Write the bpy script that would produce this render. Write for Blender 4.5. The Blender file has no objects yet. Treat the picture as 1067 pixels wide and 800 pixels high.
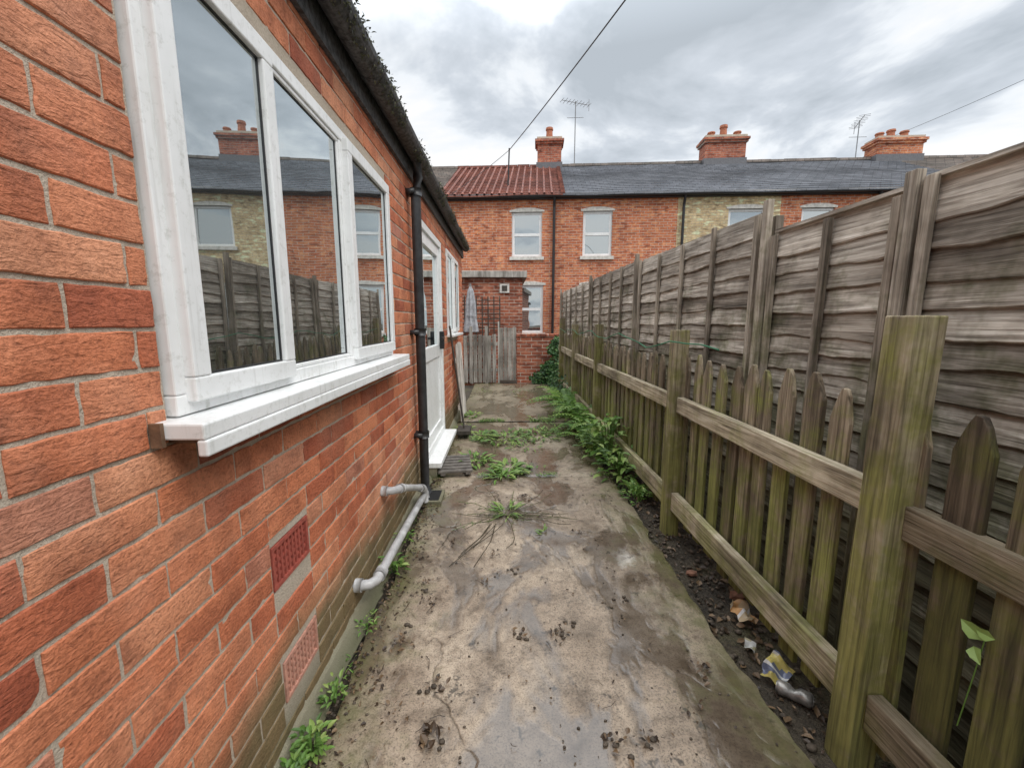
import bpy, math, random
from mathutils import Vector, Matrix, noise
random.seed(7)
R=random.random
def U(a,b): return a+(b-a)*R()
sc=bpy.context.scene
sc.view_settings.view_transform='Standard'; sc.view_settings.look='None'; sc.view_settings.exposure=0
# ------------------------------------------------------------ mesh builder
class MB:
    def __init__(s): s.v=[];s.f=[];s.m=[];s.r=[];s.flat=set()
    def poly(s,pts,mat=0,r=None):
        b=len(s.v); s.v+= [tuple(p) for p in pts]; s.f.append(tuple(range(b,b+len(pts)))); s.m.append(mat); s.r.append(R() if r is None else r)
    def box(s,x0,x1,y0,y1,z0,z1,mat=0,r=None,M=None):
        if r is None: r=R()
        P=[Vector(p) for p in ((x0,y0,z0),(x1,y0,z0),(x1,y1,z0),(x0,y1,z0),(x0,y0,z1),(x1,y0,z1),(x1,y1,z1),(x0,y1,z1))]
        if M is not None: P=[M@p for p in P]
        b=len(s.v); s.v+=[tuple(p) for p in P]
        for q in ((3,2,1,0),(4,5,6,7),(0,1,5,4),(1,2,6,5),(2,3,7,6),(3,0,4,7)):
            s.f.append(tuple(b+i for i in q)); s.m.append(mat); s.r.append(r)
    def tube(s,pts,rad,n=10,mat=0,r=.5,cap=True):
        pts=[Vector(p) for p in pts]; rings=[]
        up=Vector((0,0,1))
        for i,p in enumerate(pts):
            d=(pts[min(i+1,len(pts)-1)]-pts[max(i-1,0)]).normalized()
            a=d.cross(up)
            if a.length<.05: a=d.cross(Vector((0,1,0)))
            a.normalize(); c=a.cross(d)
            rr=rad[i] if isinstance(rad,(list,tuple)) else rad
            b=len(s.v)
            for k in range(n):
                t=2*math.pi*k/n
                s.v.append(tuple(p+a*math.cos(t)*rr+c*math.sin(t)*rr))
            rings.append(b)
        for i in range(len(rings)-1):
            for k in range(n):
                k2=(k+1)%n
                s.f.append((rings[i]+k,rings[i]+k2,rings[i+1]+k2,rings[i+1]+k)); s.m.append(mat); s.r.append(r)
        if cap:
            s.f.append(tuple(rings[0]+k for k in range(n))); s.m.append(mat); s.r.append(r)
            s.f.append(tuple(rings[-1]+k for k in reversed(range(n)))); s.m.append(mat); s.r.append(r)
    def leaf(s,p,d,n,L,W,mat=0,r=None,bend=.3):
        if r is None: r=R()
        d=d.normalized(); sd=d.cross(n)
        if sd.length<1e-3: sd=Vector((1,0,0))
        sd.normalize(); n=sd.cross(d).normalized()
        def c(t): return p+d*L*t-n*L*bend*t*t
        a,b1,b2,e=c(0),c(.35),c(.7),c(1)
        f=n*W*.18
        b=len(s.v)
        s.v+=[tuple(q) for q in (a,b1+sd*W*.5+f,b1,b1-sd*W*.5+f,b2+sd*W*.38+f,b2,b2-sd*W*.38+f,e)]
        for q in ((0,2,1),(0,3,2),(1,2,5,4),(2,3,6,5),(4,5,7),(5,6,7)):
            s.f.append(tuple(b+i for i in q)); s.m.append(mat); s.r.append(r)
def mk(name,mb,mats,parent=None,smooth=False,bevel=0):
    me=bpy.data.meshes.new(name); me.from_pydata(mb.v,[],mb.f); 
    for m in mats: me.materials.append(m)
    me.polygons.foreach_set('material_index',mb.m)
    a=me.attributes.new('rnd','FLOAT','FACE'); a.data.foreach_set('value',mb.r)
    if smooth: me.polygons.foreach_set('use_smooth',[i not in mb.flat for i in range(len(mb.f))])
    me.update()
    o=bpy.data.objects.new(name,me); sc.collection.objects.link(o)
    if parent: o.parent=parent
    if bevel:
        bv=o.modifiers.new('b','BEVEL'); bv.width=bevel; bv.segments=2; bv.limit_method='ANGLE'
    return o
def empty(name,loc=(0,0,0),rz=0):
    o=bpy.data.objects.new(name,None); sc.collection.objects.link(o); o.location=loc; o.rotation_euler=(0,0,rz); return o
# ------------------------------------------------------------ materials
class NT:
    def __init__(s,name):
        s.mat=bpy.data.materials.new(name); s.mat.use_nodes=True; s.t=s.mat.node_tree; s.p=s.t.nodes['Principled BSDF']
        s.tc=s.t.nodes.new('ShaderNodeTexCoord'); s.obj=s.tc.outputs['Object']
    def put(s,sock,v):
        if isinstance(v,bpy.types.NodeSocket): s.t.links.new(v,sock)
        else:
            if isinstance(v,(tuple,list)) and len(v)==3 and sock.type=='RGBA': v=(*v,1)
            sock.default_value=v
    def n(s,ty,ins={},**pr):
        x=s.t.nodes.new('ShaderNode'+ty)
        for k,v in pr.items(): setattr(x,k,v)
        for k,v in ins.items(): s.put(x.inputs[k],v)
        return x
    def map(s,scale,loc=(0,0,0),vec=None,rot=(0,0,0)):
        return s.n('Mapping',{'Vector':vec or s.obj,'Scale':scale,'Location':loc,'Rotation':rot}).outputs[0]
    def noise(s,scale,detail=4,rough=.55,vec=None,dist=0):
        return s.n('TexNoise',{'Vector':vec or s.obj,'Scale':scale,'Detail':min(detail,4.),'Roughness':rough,'Distortion':dist}).outputs['Fac']
    def ramp(s,fac,stops):
        x=s.n('ValToRGB',{'Fac':fac}); e=x.color_ramp.elements
        while len(e)<len(stops): e.new(.5)
        for i,(p,c) in enumerate(stops):
            e[i].position=p
            if not isinstance(c,(tuple,list)): c=(c,c,c)
            e[i].color=(*c,1)
        return x.outputs[0]
    def mix(s,f,a,b,mode='MIX'):
        x=s.n('MixRGB',{'Fac':f,'Color1':a,'Color2':b},blend_type=mode); return x.outputs[0]
    def math(s,op,a,b=0.,c=None):
        x=s.n('Math',{},operation=op); s.put(x.inputs[0],a); s.put(x.inputs[1],b)
        if c is not None: s.put(x.inputs[2],c)
        return x.outputs[0]
    def rnd(s): return s.n('Attribute',attribute_name='rnd').outputs['Fac']
    def sep(s,v=None): return s.n('SeparateXYZ',{'Vector':v or s.obj}).outputs
    def bump(s,h,dist=.01,st=1.,nrm=None):
        d={'Height':h,'Distance':dist,'Strength':st}
        if nrm: d['Normal']=nrm
        return s.n('Bump',d).outputs[0]
    def out(s,col=None,rough=.8,nrm=None,spec=None,metal=None):
        if col is not None: s.put(s.p.inputs['Base Color'],col)
        s.put(s.p.inputs['Roughness'],rough)
        if nrm: s.put(s.p.inputs['Normal'],nrm)
        if spec is not None: s.put(s.p.inputs['Specular IOR Level'],spec)
        if metal is not None: s.put(s.p.inputs['Metallic'],metal)
        return s.mat
def simple(name,col,rough=.5,var=.25,bump=.0,scale=20,metal=None):
    m=NT(name); nz=m.noise(scale,3,.6)
    dark=tuple(c*(1-var) for c in col); lite=tuple(min(1,c*(1+var*.5)) for c in col)
    return m.out(m.ramp(nz,[(.3,dark),(.7,lite)]),rough,m.bump(nz,bump) if bump else None,metal=metal)
def rndvec(m,k=(37.,91.,53.)):
    r=m.rnd(); off=m.n('CombineXYZ',{'X':m.math('MULTIPLY',r,k[0]),'Y':m.math('MULTIPLY',r,k[1]),'Z':m.math('MULTIPLY',r,k[2])}).outputs[0]
    return r,m.n('VectorMath',{0:m.obj,1:off},operation='ADD').outputs[0]
def brick_near():
    m=NT('rustic_brick'); r,v=rndvec(m)
    base=m.ramp(r,[(0,(.38,.095,.045)),(.2,(.52,.15,.068)),(.5,(.60,.195,.088)),(.75,(.64,.235,.115)),(.9,(.67,.295,.16)),(1,(.45,.17,.11))])
    n1=m.noise(9,4,.65,v); n2=m.noise(130,3,.7,v)
    c=m.mix(.8,base,m.ramp(n1,[(.3,(.58,.51,.50)),(.5,(1,1,1)),(.72,(1.12,1.22,1.3))]),'MULTIPLY')
    c=m.mix(.6,c,m.ramp(n2,[(.32,(.42,.39,.39)),(.5,(1,1,1)),(.7,(1.12,1.15,1.2))]),'MULTIPLY')
    c=m.mix(m.ramp(m.noise(2.6,4,.65),[(.5,0.),(.72,.25)]),c,(.62,.38,.26))
    z=m.sep()['Z']
    big=m.noise(2.2,4,.6)
    mk_=m.math('ADD',z,m.math('MULTIPLY',big,-.42))
    c=m.mix(m.ramp(mk_,[(.0,.88),(.18,.0)]),c,m.mix(n1,(.085,.10,.04),(.18,.14,.07)))
    s2=m.noise(1,3,.6,m.map((1,9,.7)))
    c=m.mix(.4,c,m.ramp(s2,[(.36,(.55,.5,.48)),(.52,(1,1,1))]),'MULTIPLY')
    st=m.noise(1,4,.6,m.map((22,24,80),vec=v,rot=(.15,0,0)),1.2)
    c=m.mix(.45,c,m.ramp(st,[(.3,(.45,.4,.4)),(.45,(1,1,1))]),'MULTIPLY')
    h=m.math('ADD',m.math('MULTIPLY',st,1.),m.math('MULTIPLY',n2,.7))
    return m.out(c,m.ramp(n2,[(.3,.9),(.7,.6)]),m.bump(h,.0045,1))
def mortar():
    m=NT('mortar'); n1=m.noise(6,4); n2=m.noise(180,3,.7)
    c=m.mix(n1,(.38,.31,.24),(.66,.58,.47)); c=m.mix(.55,c,m.ramp(n2,[(.3,.5),(.6,1.)]),'MULTIPLY')
    z=m.sep()['Z']; c=m.mix(m.ramp(z,[(.0,.85),(.2,0.)]),c,(.08,.09,.04))
    return m.out(c,.95,m.bump(n2,.004))
def brick_far(name,cols,mort=(.50,.45,.38),axis='XZ'):
    m=NT(name); o=m.sep()
    v=m.n('CombineXYZ',{'X':o[axis[0]],'Y':o['Z'],'Z':0.}).outputs[0]
    b=m.n('TexBrick',{'Vector':v,'Color1':cols[0],'Color2':cols[1],'Mortar':mort,'Scale':1.,'Mortar Size':.007,'Mortar Smooth':.2,'Bias':0.,'Brick Width':.23,'Row Height':.075},offset=.5)
    n1=m.noise(1.1,4,.65); n2=m.noise(14,3,.7)
    n3=m.noise(1,1,.5,m.map((4.3,4.3,13.3)))
    c=m.mix(m.ramp(n3,[(.56,0.),(.66,.8)]),b.outputs[0],tuple(min(1,x*k) for x,k in zip(cols[0],(1.15,1.6,1.8))))
    c=m.mix(m.ramp(n3,[(.32,.8),(.42,0.)]),c,tuple(x*.5 for x in cols[1]))
    c=m.mix(.8,c,m.ramp(n1,[(.3,(.6,.58,.57)),(.55,(1,1,1)),(.8,(1.25,1.3,1.3))]),'MULTIPLY')
    c=m.mix(.6,c,m.ramp(n2,[(.3,(.55,.52,.5)),(.6,(1.15,1.15,1.15))]),'MULTIPLY')
    return m.out(c,.9,m.bump(b.outputs['Fac'],-.006,.8))
def slate(name,c1,c2,w=.28,rgh=.45):
    m=NT(name); n=m.noise(3,3,.6); n2=m.noise(40,2)
    o=m.sep(); v=m.n('CombineXYZ',{'X':o['X'],'Y':o['Z']}).outputs[0]
    b=m.n('TexBrick',{'Vector':v,'Color1':c1,'Color2':c2,'Mortar':tuple(x*.35 for x in c1),'Scale':1.,'Mortar Size':.008,'Brick Width':w,'Row Height':.098})
    c=m.mix(.7,b.outputs[0],m.ramp(n,[(.3,.6),(.7,1.3)]),'MULTIPLY')
    c=m.mix(.4,c,m.ramp(n2,[(.3,.6),(.7,1.2)]),'MULTIPLY')
    return m.out(c,rgh,m.bump(n2,.01))
def wood(name,dark,mid,lite,axis='Z',moss=None,mossz=(0,.8),rough=.85,ms=.85):
    m=NT(name); r,v=rndvec(m,(17.,29.,41.))
    sc_={'Z':(75,75,2.6),'Y':(75,2.6,75)}[axis]; sc2={'Z':(9,9,1.2),'Y':(9,1.2,9)}[axis]
    g=m.noise(1,4,.65,m.map(sc_,vec=v),.5); g2=m.noise(1,3,.6,m.map(sc2,vec=v),.8)
    c=m.ramp(g,[(.3,dark),(.48,mid),(.70,lite)])
    c=m.mix(.85,c,m.ramp(g2,[(.28,(.36,.34,.32)),(.5,(1,1,1)),(.7,(1.3,1.3,1.3))]),'MULTIPLY')
    st=m.noise(3.1,4,.7); c=m.mix(.65,c,m.ramp(st,[(.35,(.45,.42,.39)),(.55,(1.1,1.1,1.1))]),'MULTIPLY')
    if moss:
        z=m.sep()['Z']; nz=m.noise(6,4,.7)
        f=m.math('ADD',m.math('MULTIPLY',m.math('SUBTRACT',mossz[1],z),1/(mossz[1]-mossz[0])),m.math('MULTIPLY',m.math('SUBTRACT',nz,.5),3.2))
        f=m.ramp(f,[(.2,0.),(.85,ms)])
        c=m.mix(f,c,m.mix(m.ramp(g,[(.32,0.),(.6,1.)]),tuple(x*.3 for x in moss),m.mix(m.ramp(st,[(.35,0.),(.6,1.)]),tuple(x*.55 for x in moss),moss)))
    c=m.mix(.85,c,m.ramp(r,[(0,(.30,.26,.22)),(.15,(.6,.56,.52)),(1,(1.3,1.3,1.3))]),'MULTIPLY')  # darkest end of this ramp carries painted shade for near pickets and rails
    return m.out(c,rough,m.bump(m.math('ADD',g,m.math('MULTIPLY',g2,.6)),.005,1))
def concrete():
    m=NT('wet_concrete'); n1=m.noise(1.3,4,.62,dist=.3); n2=m.noise(6,4,.7); n3=m.noise(150,3,.75); n4=m.noise(1.9,4,.62,m.map((1.3,.7,1),(7.3,3,1)),.5); n5=m.noise(26,4,.7)
    c=m.ramp(n1,[(.28,(.17,.13,.09)),(.45,(.31,.245,.18)),(.6,(.42,.345,.26)),(.78,(.55,.48,.39))])
    c=m.mix(.9,c,m.ramp(n2,[(.3,(.38,.35,.31)),(.5,(1,1,1)),(.75,(1.25,1.25,1.25))]),'MULTIPLY')
    c=m.mix(.75,c,m.ramp(n5,[(.3,(.45,.42,.38)),(.5,(1,1,1)),(.7,(1.15,1.15,1.15))]),'MULTIPLY')
    c=m.mix(.75,c,m.ramp(n3,[(.34,.25),(.52,1.1)]),'MULTIPLY')
    o=m.sep()
    dx=m.math('SUBTRACT',o['X'],.66); dy=m.math('SUBTRACT',o['Y'],2.12)
    d=m.math('SQRT',m.math('ADD',m.math('MULTIPLY',dx,dx),m.math('MULTIPLY',dy,m.math('MULTIPLY',dy,.5))))
    d=m.math('ADD',d,m.math('MULTIPLY',m.math('SUBTRACT',n5,.5),.16))
    c=m.mix(m.ramp(d,[(.03,.75),(.075,0.)]),c,(.66,.62,.55))
    wet=m.ramp(n4,[(.46,0.),(.53,1.)])
    c=m.mix(m.math('MULTIPLY',wet,.66),c,(.065,.05,.037))
    blot=m.ramp(m.noise(9,4,.8,m.map((1,1,1),(2,8,1))),[(.60,0.),(.67,.8)])
    c=m.mix(blot,c,(.035,.03,.024))
    dv=m.n('VectorMath',{0:m.obj,1:m.n('VectorMath',{0:m.n('TexNoise',{'Vector':m.obj,'Scale':3.,'Detail':4.}).outputs['Color'],1:(.35,.35,.35)},operation='MULTIPLY').outputs[0]},operation='ADD').outputs[0]
    vo=m.n('TexVoronoi',{'Vector':m.map((.9,.62,1),vec=dv),'Scale':1.},feature='DISTANCE_TO_EDGE').outputs['Distance']
    cr=m.math('MULTIPLY',m.ramp(vo,[(.0,1.),(.006,0.)]),m.ramp(m.noise(1.1,2),[(.42,0.),(.52,1.)]))
    c=m.mix(m.math('MULTIPLY',cr,.7),c,(.04,.034,.026))
    ax=m.math('ABSOLUTE',m.math('SUBTRACT',o['X'],.15))
    mf=m.math('ADD',ax,m.math('MULTIPLY',m.math('SUBTRACT',n2,.5),1.2))
    mf=m.math('MULTIPLY',m.ramp(mf,[(.50,0.),(.82,1.)]),.75)
    c=m.mix(mf,c,m.mix(n5,(.035,.04,.012),(.15,.15,.05)))
    far=m.ramp(m.math('ADD',m.math('MULTIPLY',o['Y'],.1),m.math('MULTIPLY',n2,.5)),[(.55,0.),(.85,.6)])
    c=m.mix(far,c,m.mix(n5,(.05,.05,.025),(.22,.18,.11)))
    rg=m.math('SUBTRACT',m.ramp(n2,[(.35,.40),(.7,.66)]),m.math('MULTIPLY',wet,.36))
    h=m.math('ADD',m.math('MULTIPLY',n2,.8),m.math('ADD',m.math('MULTIPLY',n3,.3),m.math('MULTIPLY',n5,.4)))
    h=m.math('MULTIPLY',h,m.math('SUBTRACT',1.,m.math('MULTIPLY',wet,.82))); h=m.math('SUBTRACT',h,cr)
    return m.out(c,m.math('MAXIMUM',rg,.08),m.bump(h,.006,.8),spec=m.math('ADD',.5,m.math('MULTIPLY',wet,.5)))
def soil():
    m=NT('soil'); n=m.noise(3,4,.7); n2=m.noise(60,3,.7)
    c=m.ramp(n,[(.3,(.025,.02,.014)),(.55,(.07,.055,.035)),(.75,(.09,.09,.035))])
    c=m.mix(.7,c,m.ramp(n2,[(.3,.3),(.6,1.3)]),'MULTIPLY')
    return m.out(c,.85,m.bump(n2,.03))
def leafm(name,a,b,c3,tr=.25):
    m=NT(name); r=m.rnd()
    c=m.ramp(r,[(0,a),(.5,b),(1,c3)])
    m.out(c,.5); s=m.t
    t=m.n('BsdfTranslucent',{'Color':c}); mx=m.n('MixShader',{0:tr,1:m.p.outputs[0],2:t.outputs[0]})
    s.links.new(mx.outputs[0],s.nodes['Material Output'].inputs['Surface']); return m.mat
def glassm():
    m=NT('window_glass'); r=m.rnd(); s=m.t
    fr=m.n('Fresnel',{'IOR':1.5}).outputs[0]
    f=m.math('MINIMUM',m.math('ADD',m.math('MULTIPLY',fr,1.6),.42),1.)
    n=m.noise(1.2,2)
    g=m.n('BsdfGlossy',{'Color':(.88,.94,.95,1),'Roughness':.012,'Normal':m.bump(n,.006,.5)})
    m.out(m.ramp(r,[(0,(.02,.024,.024)),(.6,(.04,.045,.045)),(.8,(.25,.25,.24)),(1,(.4,.4,.38))]),.3)
    mx=m.n('MixShader',{0:f,1:m.p.outputs[0],2:g.outputs[0]})
    s.links.new(mx.outputs[0],s.nodes['Material Output'].inputs['Surface']); return m.mat
def upvc():
    m=NT('white_upvc'); n=m.noise(3,4,.7); n2=m.noise(35,4,.75); n3=m.noise(1,3,.6,m.map((60,60,4)))
    c=m.mix(m.ramp(n2,[(.54,0.),(.70,.38)]),m.ramp(n,[(.3,(.72,.73,.72)),(.6,(.83,.84,.84))]),(.34,.34,.29))
    c=m.mix(m.ramp(n3,[(.56,0.),(.72,.25)]),c,(.30,.30,.26))
    return m.out(c,.32)
BR=brick_near(); MO=mortar(); UP=upvc(); GL=glassm(); CO=concrete(); SO=soil()
BF_red=brick_far('orange_brick',((.60,.205,.09),(.45,.125,.058)))
BF_red2=brick_far('red_brick',((.47,.14,.075),(.33,.09,.05)),(.38,.33,.28))
BF_cream=brick_far('buff_brick',((.70,.56,.33),(.60,.45,.25)),(.5,.42,.31))
BW=brick_far('yard_brick',((.42,.13,.07),(.26,.08,.045)))
SL=slate('slate_tiles',(.115,.125,.145),(.18,.19,.215)); SL2=slate('concrete_tiles',(.17,.15,.13),(.26,.21,.18),.3,.6)
RT=slate('red_clay_tiles',(.18,.055,.036),(.27,.09,.058),.22,.7)
BLK=simple('black_plastic',(.018,.018,.02),.35,.4); GUT=simple('grimy_gutter',(.075,.078,.08),.6,.9,.004,45)
DP=simple('weathered_downpipe',(.035,.036,.038),.45,.5,.0,18)
GREY=simple('grey_plastic_pipe',(.46,.46,.46),.4,.35,0,14)
STONE=simple('painted_stone',(.62,.60,.55),.7,.3,.003,12)
POT=simple('terracotta',(.42,.15,.08),.8,.4,.002,25); VENT2=simple('pale_terracotta',(.52,.26,.19),.85,.35,.002,60); VENT1=simple('dark_terracotta',(.36,.08,.055),.8,.35,.002,60)
DARK=simple('dark_void',(.008,.008,.008),.9); METAL=simple('aerial_metal',(.25,.26,.27),.4)
W_pick=wood('picket_wood',(.06,.045,.032),(.19,.15,.10),(.36,.30,.22),'Z',(.25,.27,.06),(0.,1.35))
W_rail=wood('rail_wood',(.11,.09,.06),(.34,.29,.20),(.53,.48,.37),'Y',(.27,.28,.08),(-.4,1.0),ms=.7)
W_post=wood('post_wood',(.10,.08,.05),(.28,.235,.155),(.44,.39,.28),'Z',(.29,.29,.07),(.2,1.7))
W_lap=wood('weathered_panel_wood',(.12,.10,.08),(.34,.30,.25),(.58,.54,.475),'Y',(.14,.14,.06),(.5,1.6),ms=.8)
W_bat=wood('batten_wood',(.10,.085,.065),(.28,.24,.19),(.44,.39,.33),'Z',(.17,.17,.07),(.3,1.6),ms=.75)
W_gate=wood('grey_gate_wood',(.14,.13,.12),(.32,.31,.28),(.46,.45,.42),'Z')
W_white=wood('bleached_wood',(.36,.33,.29),(.55,.52,.48),(.70,.68,.64),'Z')
W_dark=simple('dark_wood',(.06,.05,.04),.8,.5,.003,20)
CLOTH=simple('parasol_cloth',(.38,.39,.41),.9,.4,.004,15)
FERN=leafm('fern_green',(.06,.14,.025),(.14,.27,.045),(.26,.39,.08))
WEED=leafm('weed_green',(.06,.13,.025),(.14,.27,.05),(.30,.39,.11)); IVY=leafm('ivy_green',(.015,.05,.015),(.035,.10,.025),(.09,.17,.045),.1)
DEAD=leafm('dead_leaf_brown',(.025,.016,.01),(.07,.045,.026),(.20,.13,.07),.05)
MOSS=leafm('moss_dark',(.02,.025,.012),(.05,.06,.025),(.12,.12,.055),.05)
# ------------------------------------------------------------ ground
mb=MB(); mb.poly([(-150,-150,-.04),(150,-150,-.04),(150,150,-.04),(-150,150,-.04)]); mk('ground',mb,[SO])
mb=MB()
slabs=[(-1.6,3.35),(3.362,5.3),(5.315,7.0),(7.012,8.66)]
for si,(ya,yb) in enumerate(slabs):
    dz=[0,-.004,.004,0][si]
    nx=38; ny=int((yb-ya)/.04)
    base=len(mb.v)
    for j in range(ny+1):
        y=ya+(yb-ya)*j/ny
        wl=-.57+.03*noise.noise(Vector((0,y*2.2,3)))+.022*noise.noise(Vector((5,y*9,3)))
        wr=.90+.05*noise.noise(Vector((0,y*1.6,9)))+.03*noise.noise(Vector((5,y*8,3)))+.012*noise.noise(Vector((5,y*30,3)))
        if y>3.3: wl-=.05
        for i in range(nx+1):
            x=wl+(wr-wl)*i/nx
            z=dz+.008*noise.noise(Vector((x*2,y*2,0)))+.004*noise.noise(Vector((x*8,y*8,0)))
            e=min(i,nx-i,j,ny-j)
            if e==0: z-=.006
            yy=y+(.012*noise.noise(Vector((x*9,y,1))) if j in(0,ny) else 0)
            mb.v.append((x,yy,z))
    def vi(i,j): return base+j*(nx+1)+i
    for j in range(ny):
        for i in range(nx):
            mb.f.append((vi(i,j),vi(i+1,j),vi(i+1,j+1),vi(i,j+1))); mb.m.append(0); mb.r.append(.5)
    for j in range(ny):
        for i,fl in ((0,0),(nx,1)):
            a=mb.v[vi(i,j)];b=mb.v[vi(i,j+1)]
            mb.poly([a,b,(b[0],b[1],-.06),(a[0],a[1],-.06)])
mk('concrete_path',mb,[CO],smooth=True)
# ------------------------------------------------------------ left house
house=empty('brick_house')
WX=-.66; Y0,Y1=-1.6,6.65; ZT=2.30
ops=[(.805,2.42,1.085,2.055),(3.35,4.42,.0,2.10),(4.85,5.85,1.12,2.12),(1.095,1.315,.525,.665),(1.105,1.325,.15,.29)]
mb=MB()
def subtract(iv,cuts):
    out=[iv]
    for a,b in cuts:
        new=[]
        for c,d in out:
            if b<=c or a>=d: new.append((c,d)); continue
            if a>c: new.append((c,a))
            if b<d: new.append((b,d))
        out=new
    return [(a,b) for a,b in out if b-a>.02]
def brick(ya,yb,za,zb):
    ny=max(2,int((yb-ya)/.022)); nz=4; r=R(); dep=U(-.0012,.0015); sd=Vector((R()*50,R()*50,R()*50))
    tilt=U(-.0015,.0015); ya+=U(-.001,.001); za+=U(-.0008,.0008)
    base=len(mb.v); ins=.0022
    for k in range(nz+1):
        for j in range(ny+1):
            y=ya+ins+(yb-ya-2*ins)*j/ny; z=za+ins+(zb-za-2*ins)*k/nz; x=WX+dep+tilt*(j/ny-.5)+.0016*noise.noise(Vector((y*40,z*55,0))+sd)
            if j in(0,ny) or k in(0,nz):
                x-=.0008
                ch=.008*max(0,noise.noise(Vector((y*30,z*30,7))+sd)-.2); x-=ch
                y+=(.0030*noise.noise(Vector((z*60,y*5,0))+sd)) if j in(0,ny) else 0
                z+=(.0028*noise.noise(Vector((y*32,z*5,0))+sd)) if k in(0,nz) else 0
            mb.v.append((x,y,z))
    def q(j,k): return base+k*(ny+1)+j
    for k in range(nz):
        for j in range(ny):
            mb.f.append((q(j,k),q(j+1,k),q(j+1,k+1),q(j,k+1))); mb.m.append(0); mb.r.append(r)
    rim=[q(j,0) for j in range(ny+1)]+[q(ny,k) for k in range(1,nz+1)]+[q(j,nz) for j in range(ny-1,-1,-1)]+[q(0,k) for k in range(nz-1,0,-1)]
    n=len(rim); b2=len(mb.v); cy,cz=(ya+yb)/2,(za+zb)/2
    for i in rim: mb.v.append(mb.v[i])
    for i in rim:
        p=mb.v[i]; dy=math.copysign(ins,p[1]-cy) if abs(p[1]-cy)>(yb-ya)/2-.007 else 0; dz=math.copysign(ins,p[2]-cz) if abs(p[2]-cz)>(zb-za)/2-.007 else 0
        mb.v.append((p[0]-.003,p[1]+dy,p[2]+dz))
    for i in rim:
        p=mb.v[i]; mb.v.append((WX-.02,p[1],p[2]))
    for s_ in (0,1):
        for i in range(n):
            j=(i+1)%n; a=b2+s_*n; 
            mb.flat.add(len(mb.f)); mb.f.append((a+i,a+n+i,a+n+j,a+j)); mb.m.append(0); mb.r.append(r)
c=0; z=-.06
while z<ZT-.02:
    y=Y0+(0 if c%2 else .1125)-.1125
    while y<Y1:
        a,b=max(y,Y0),min(y+.2175,Y1)
        zc=z+.0325
        if b-a>.03:
            for (p,q_) in subtract((a,b),[(o[0]-.004,o[1]+.004) for o in ops if o[2]-.03<zc<o[3]+.02]): brick(p,q_,z,z+.067)
        y+=.225
    z+=.075; c+=1
mk('wall_bricks',mb,[BR],house,smooth=True)
mb=MB()
ys=sorted({Y0,Y1,*[o[0] for o in ops],*[o[1] for o in ops]}); zs=sorted({-.1,ZT,*[o[2] for o in ops],*[o[3] for o in ops]})
for a,b in zip(ys,ys[1:]):
    for p,q_ in zip(zs,zs[1:]):
        yc,zc=(a+b)/2,(p+q_)/2
        if any(o[0]<yc<o[1] and o[2]<zc<o[3] for o in ops): continue
        mb.poly([(WX-.0045,a,p),(WX-.0045,b,p),(WX-.0045,b,q_),(WX-.0045,a,q_)])
for o in ops:
    x1=WX-.005;x0=WX-.12
    mb.poly([(x0,o[0],o[2]),(x1,o[0],o[2]),(x1,o[0],o[3]),(x0,o[0],o[3])])
    mb.poly([(x0,o[1],o[2]),(x1,o[1],o[2]),(x1,o[1],o[3]),(x0,o[1],o[3])])
    mb.poly([(x0,o[0],o[3]),(x1,o[0],o[3]),(x1,o[1],o[3]),(x0,o[1],o[3])])
    mb.poly([(x0,o[0],o[2]),(x1,o[0],o[2]),(x1,o[1],o[2]),(x0,o[1],o[2])])
    mb.poly([(x0,o[0],o[2]),(x0,o[1],o[2]),(x0,o[1],o[3]),(x0,o[0],o[3])],1)
mk('wall_mortar',mb,[MO,DARK],house)
mb=MB()
mb.poly([(WX-.009,Y1-.001,-.1),(-4.6,Y1-.001,-.1),(-4.6,Y1-.001,ZT),(-2.6,Y1-.001,3.5),(WX-.009,Y1-.001,ZT)])
mb.poly([(WX-.009,Y0,-.1),(-4.6,Y0,-.1),(-4.6,Y0,ZT),(-2.6,Y0,3.5),(WX-.009,Y0,ZT)])
mb.poly([(-4.6,Y0,-.1),(-4.6,Y1,-.1),(-4.6,Y1,ZT),(-4.6,Y0,ZT)])
mk('end_walls',mb,[BF_red],house)
mb=MB(); N=160
for j in range(N):
    def pl(y):
        h=.05+.025*noise.noise(Vector((y*3,1,1)))+.012*noise.noise(Vector((y*14,1,1))); w=.035+.02*noise.noise(Vector((y*4,2,1)))+.012*noise.noise(Vector((y*17,2,1)))
        return h,w
    a=Y0+(Y1-Y0)*j/N; b=Y0+(Y1-Y0)*(j+1)/N; (h1,w1),(h2,w2)=pl(a),pl(b)
    if 3.3<a<4.45: continue
    mb.poly([(WX-.005,a,h1),(WX+.012,a,h1*.8),(WX+.012,b,h2*.8),(WX-.005,b,h2)])
    mb.poly([(WX+.012,a,h1*.8),(WX+w1+.02,a,-.02),(WX+w2+.02,b,-.02),(WX+.012,b,h2*.8)])
mk('plinth',mb,[MO],house,smooth=True)
mb=MB()
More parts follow.
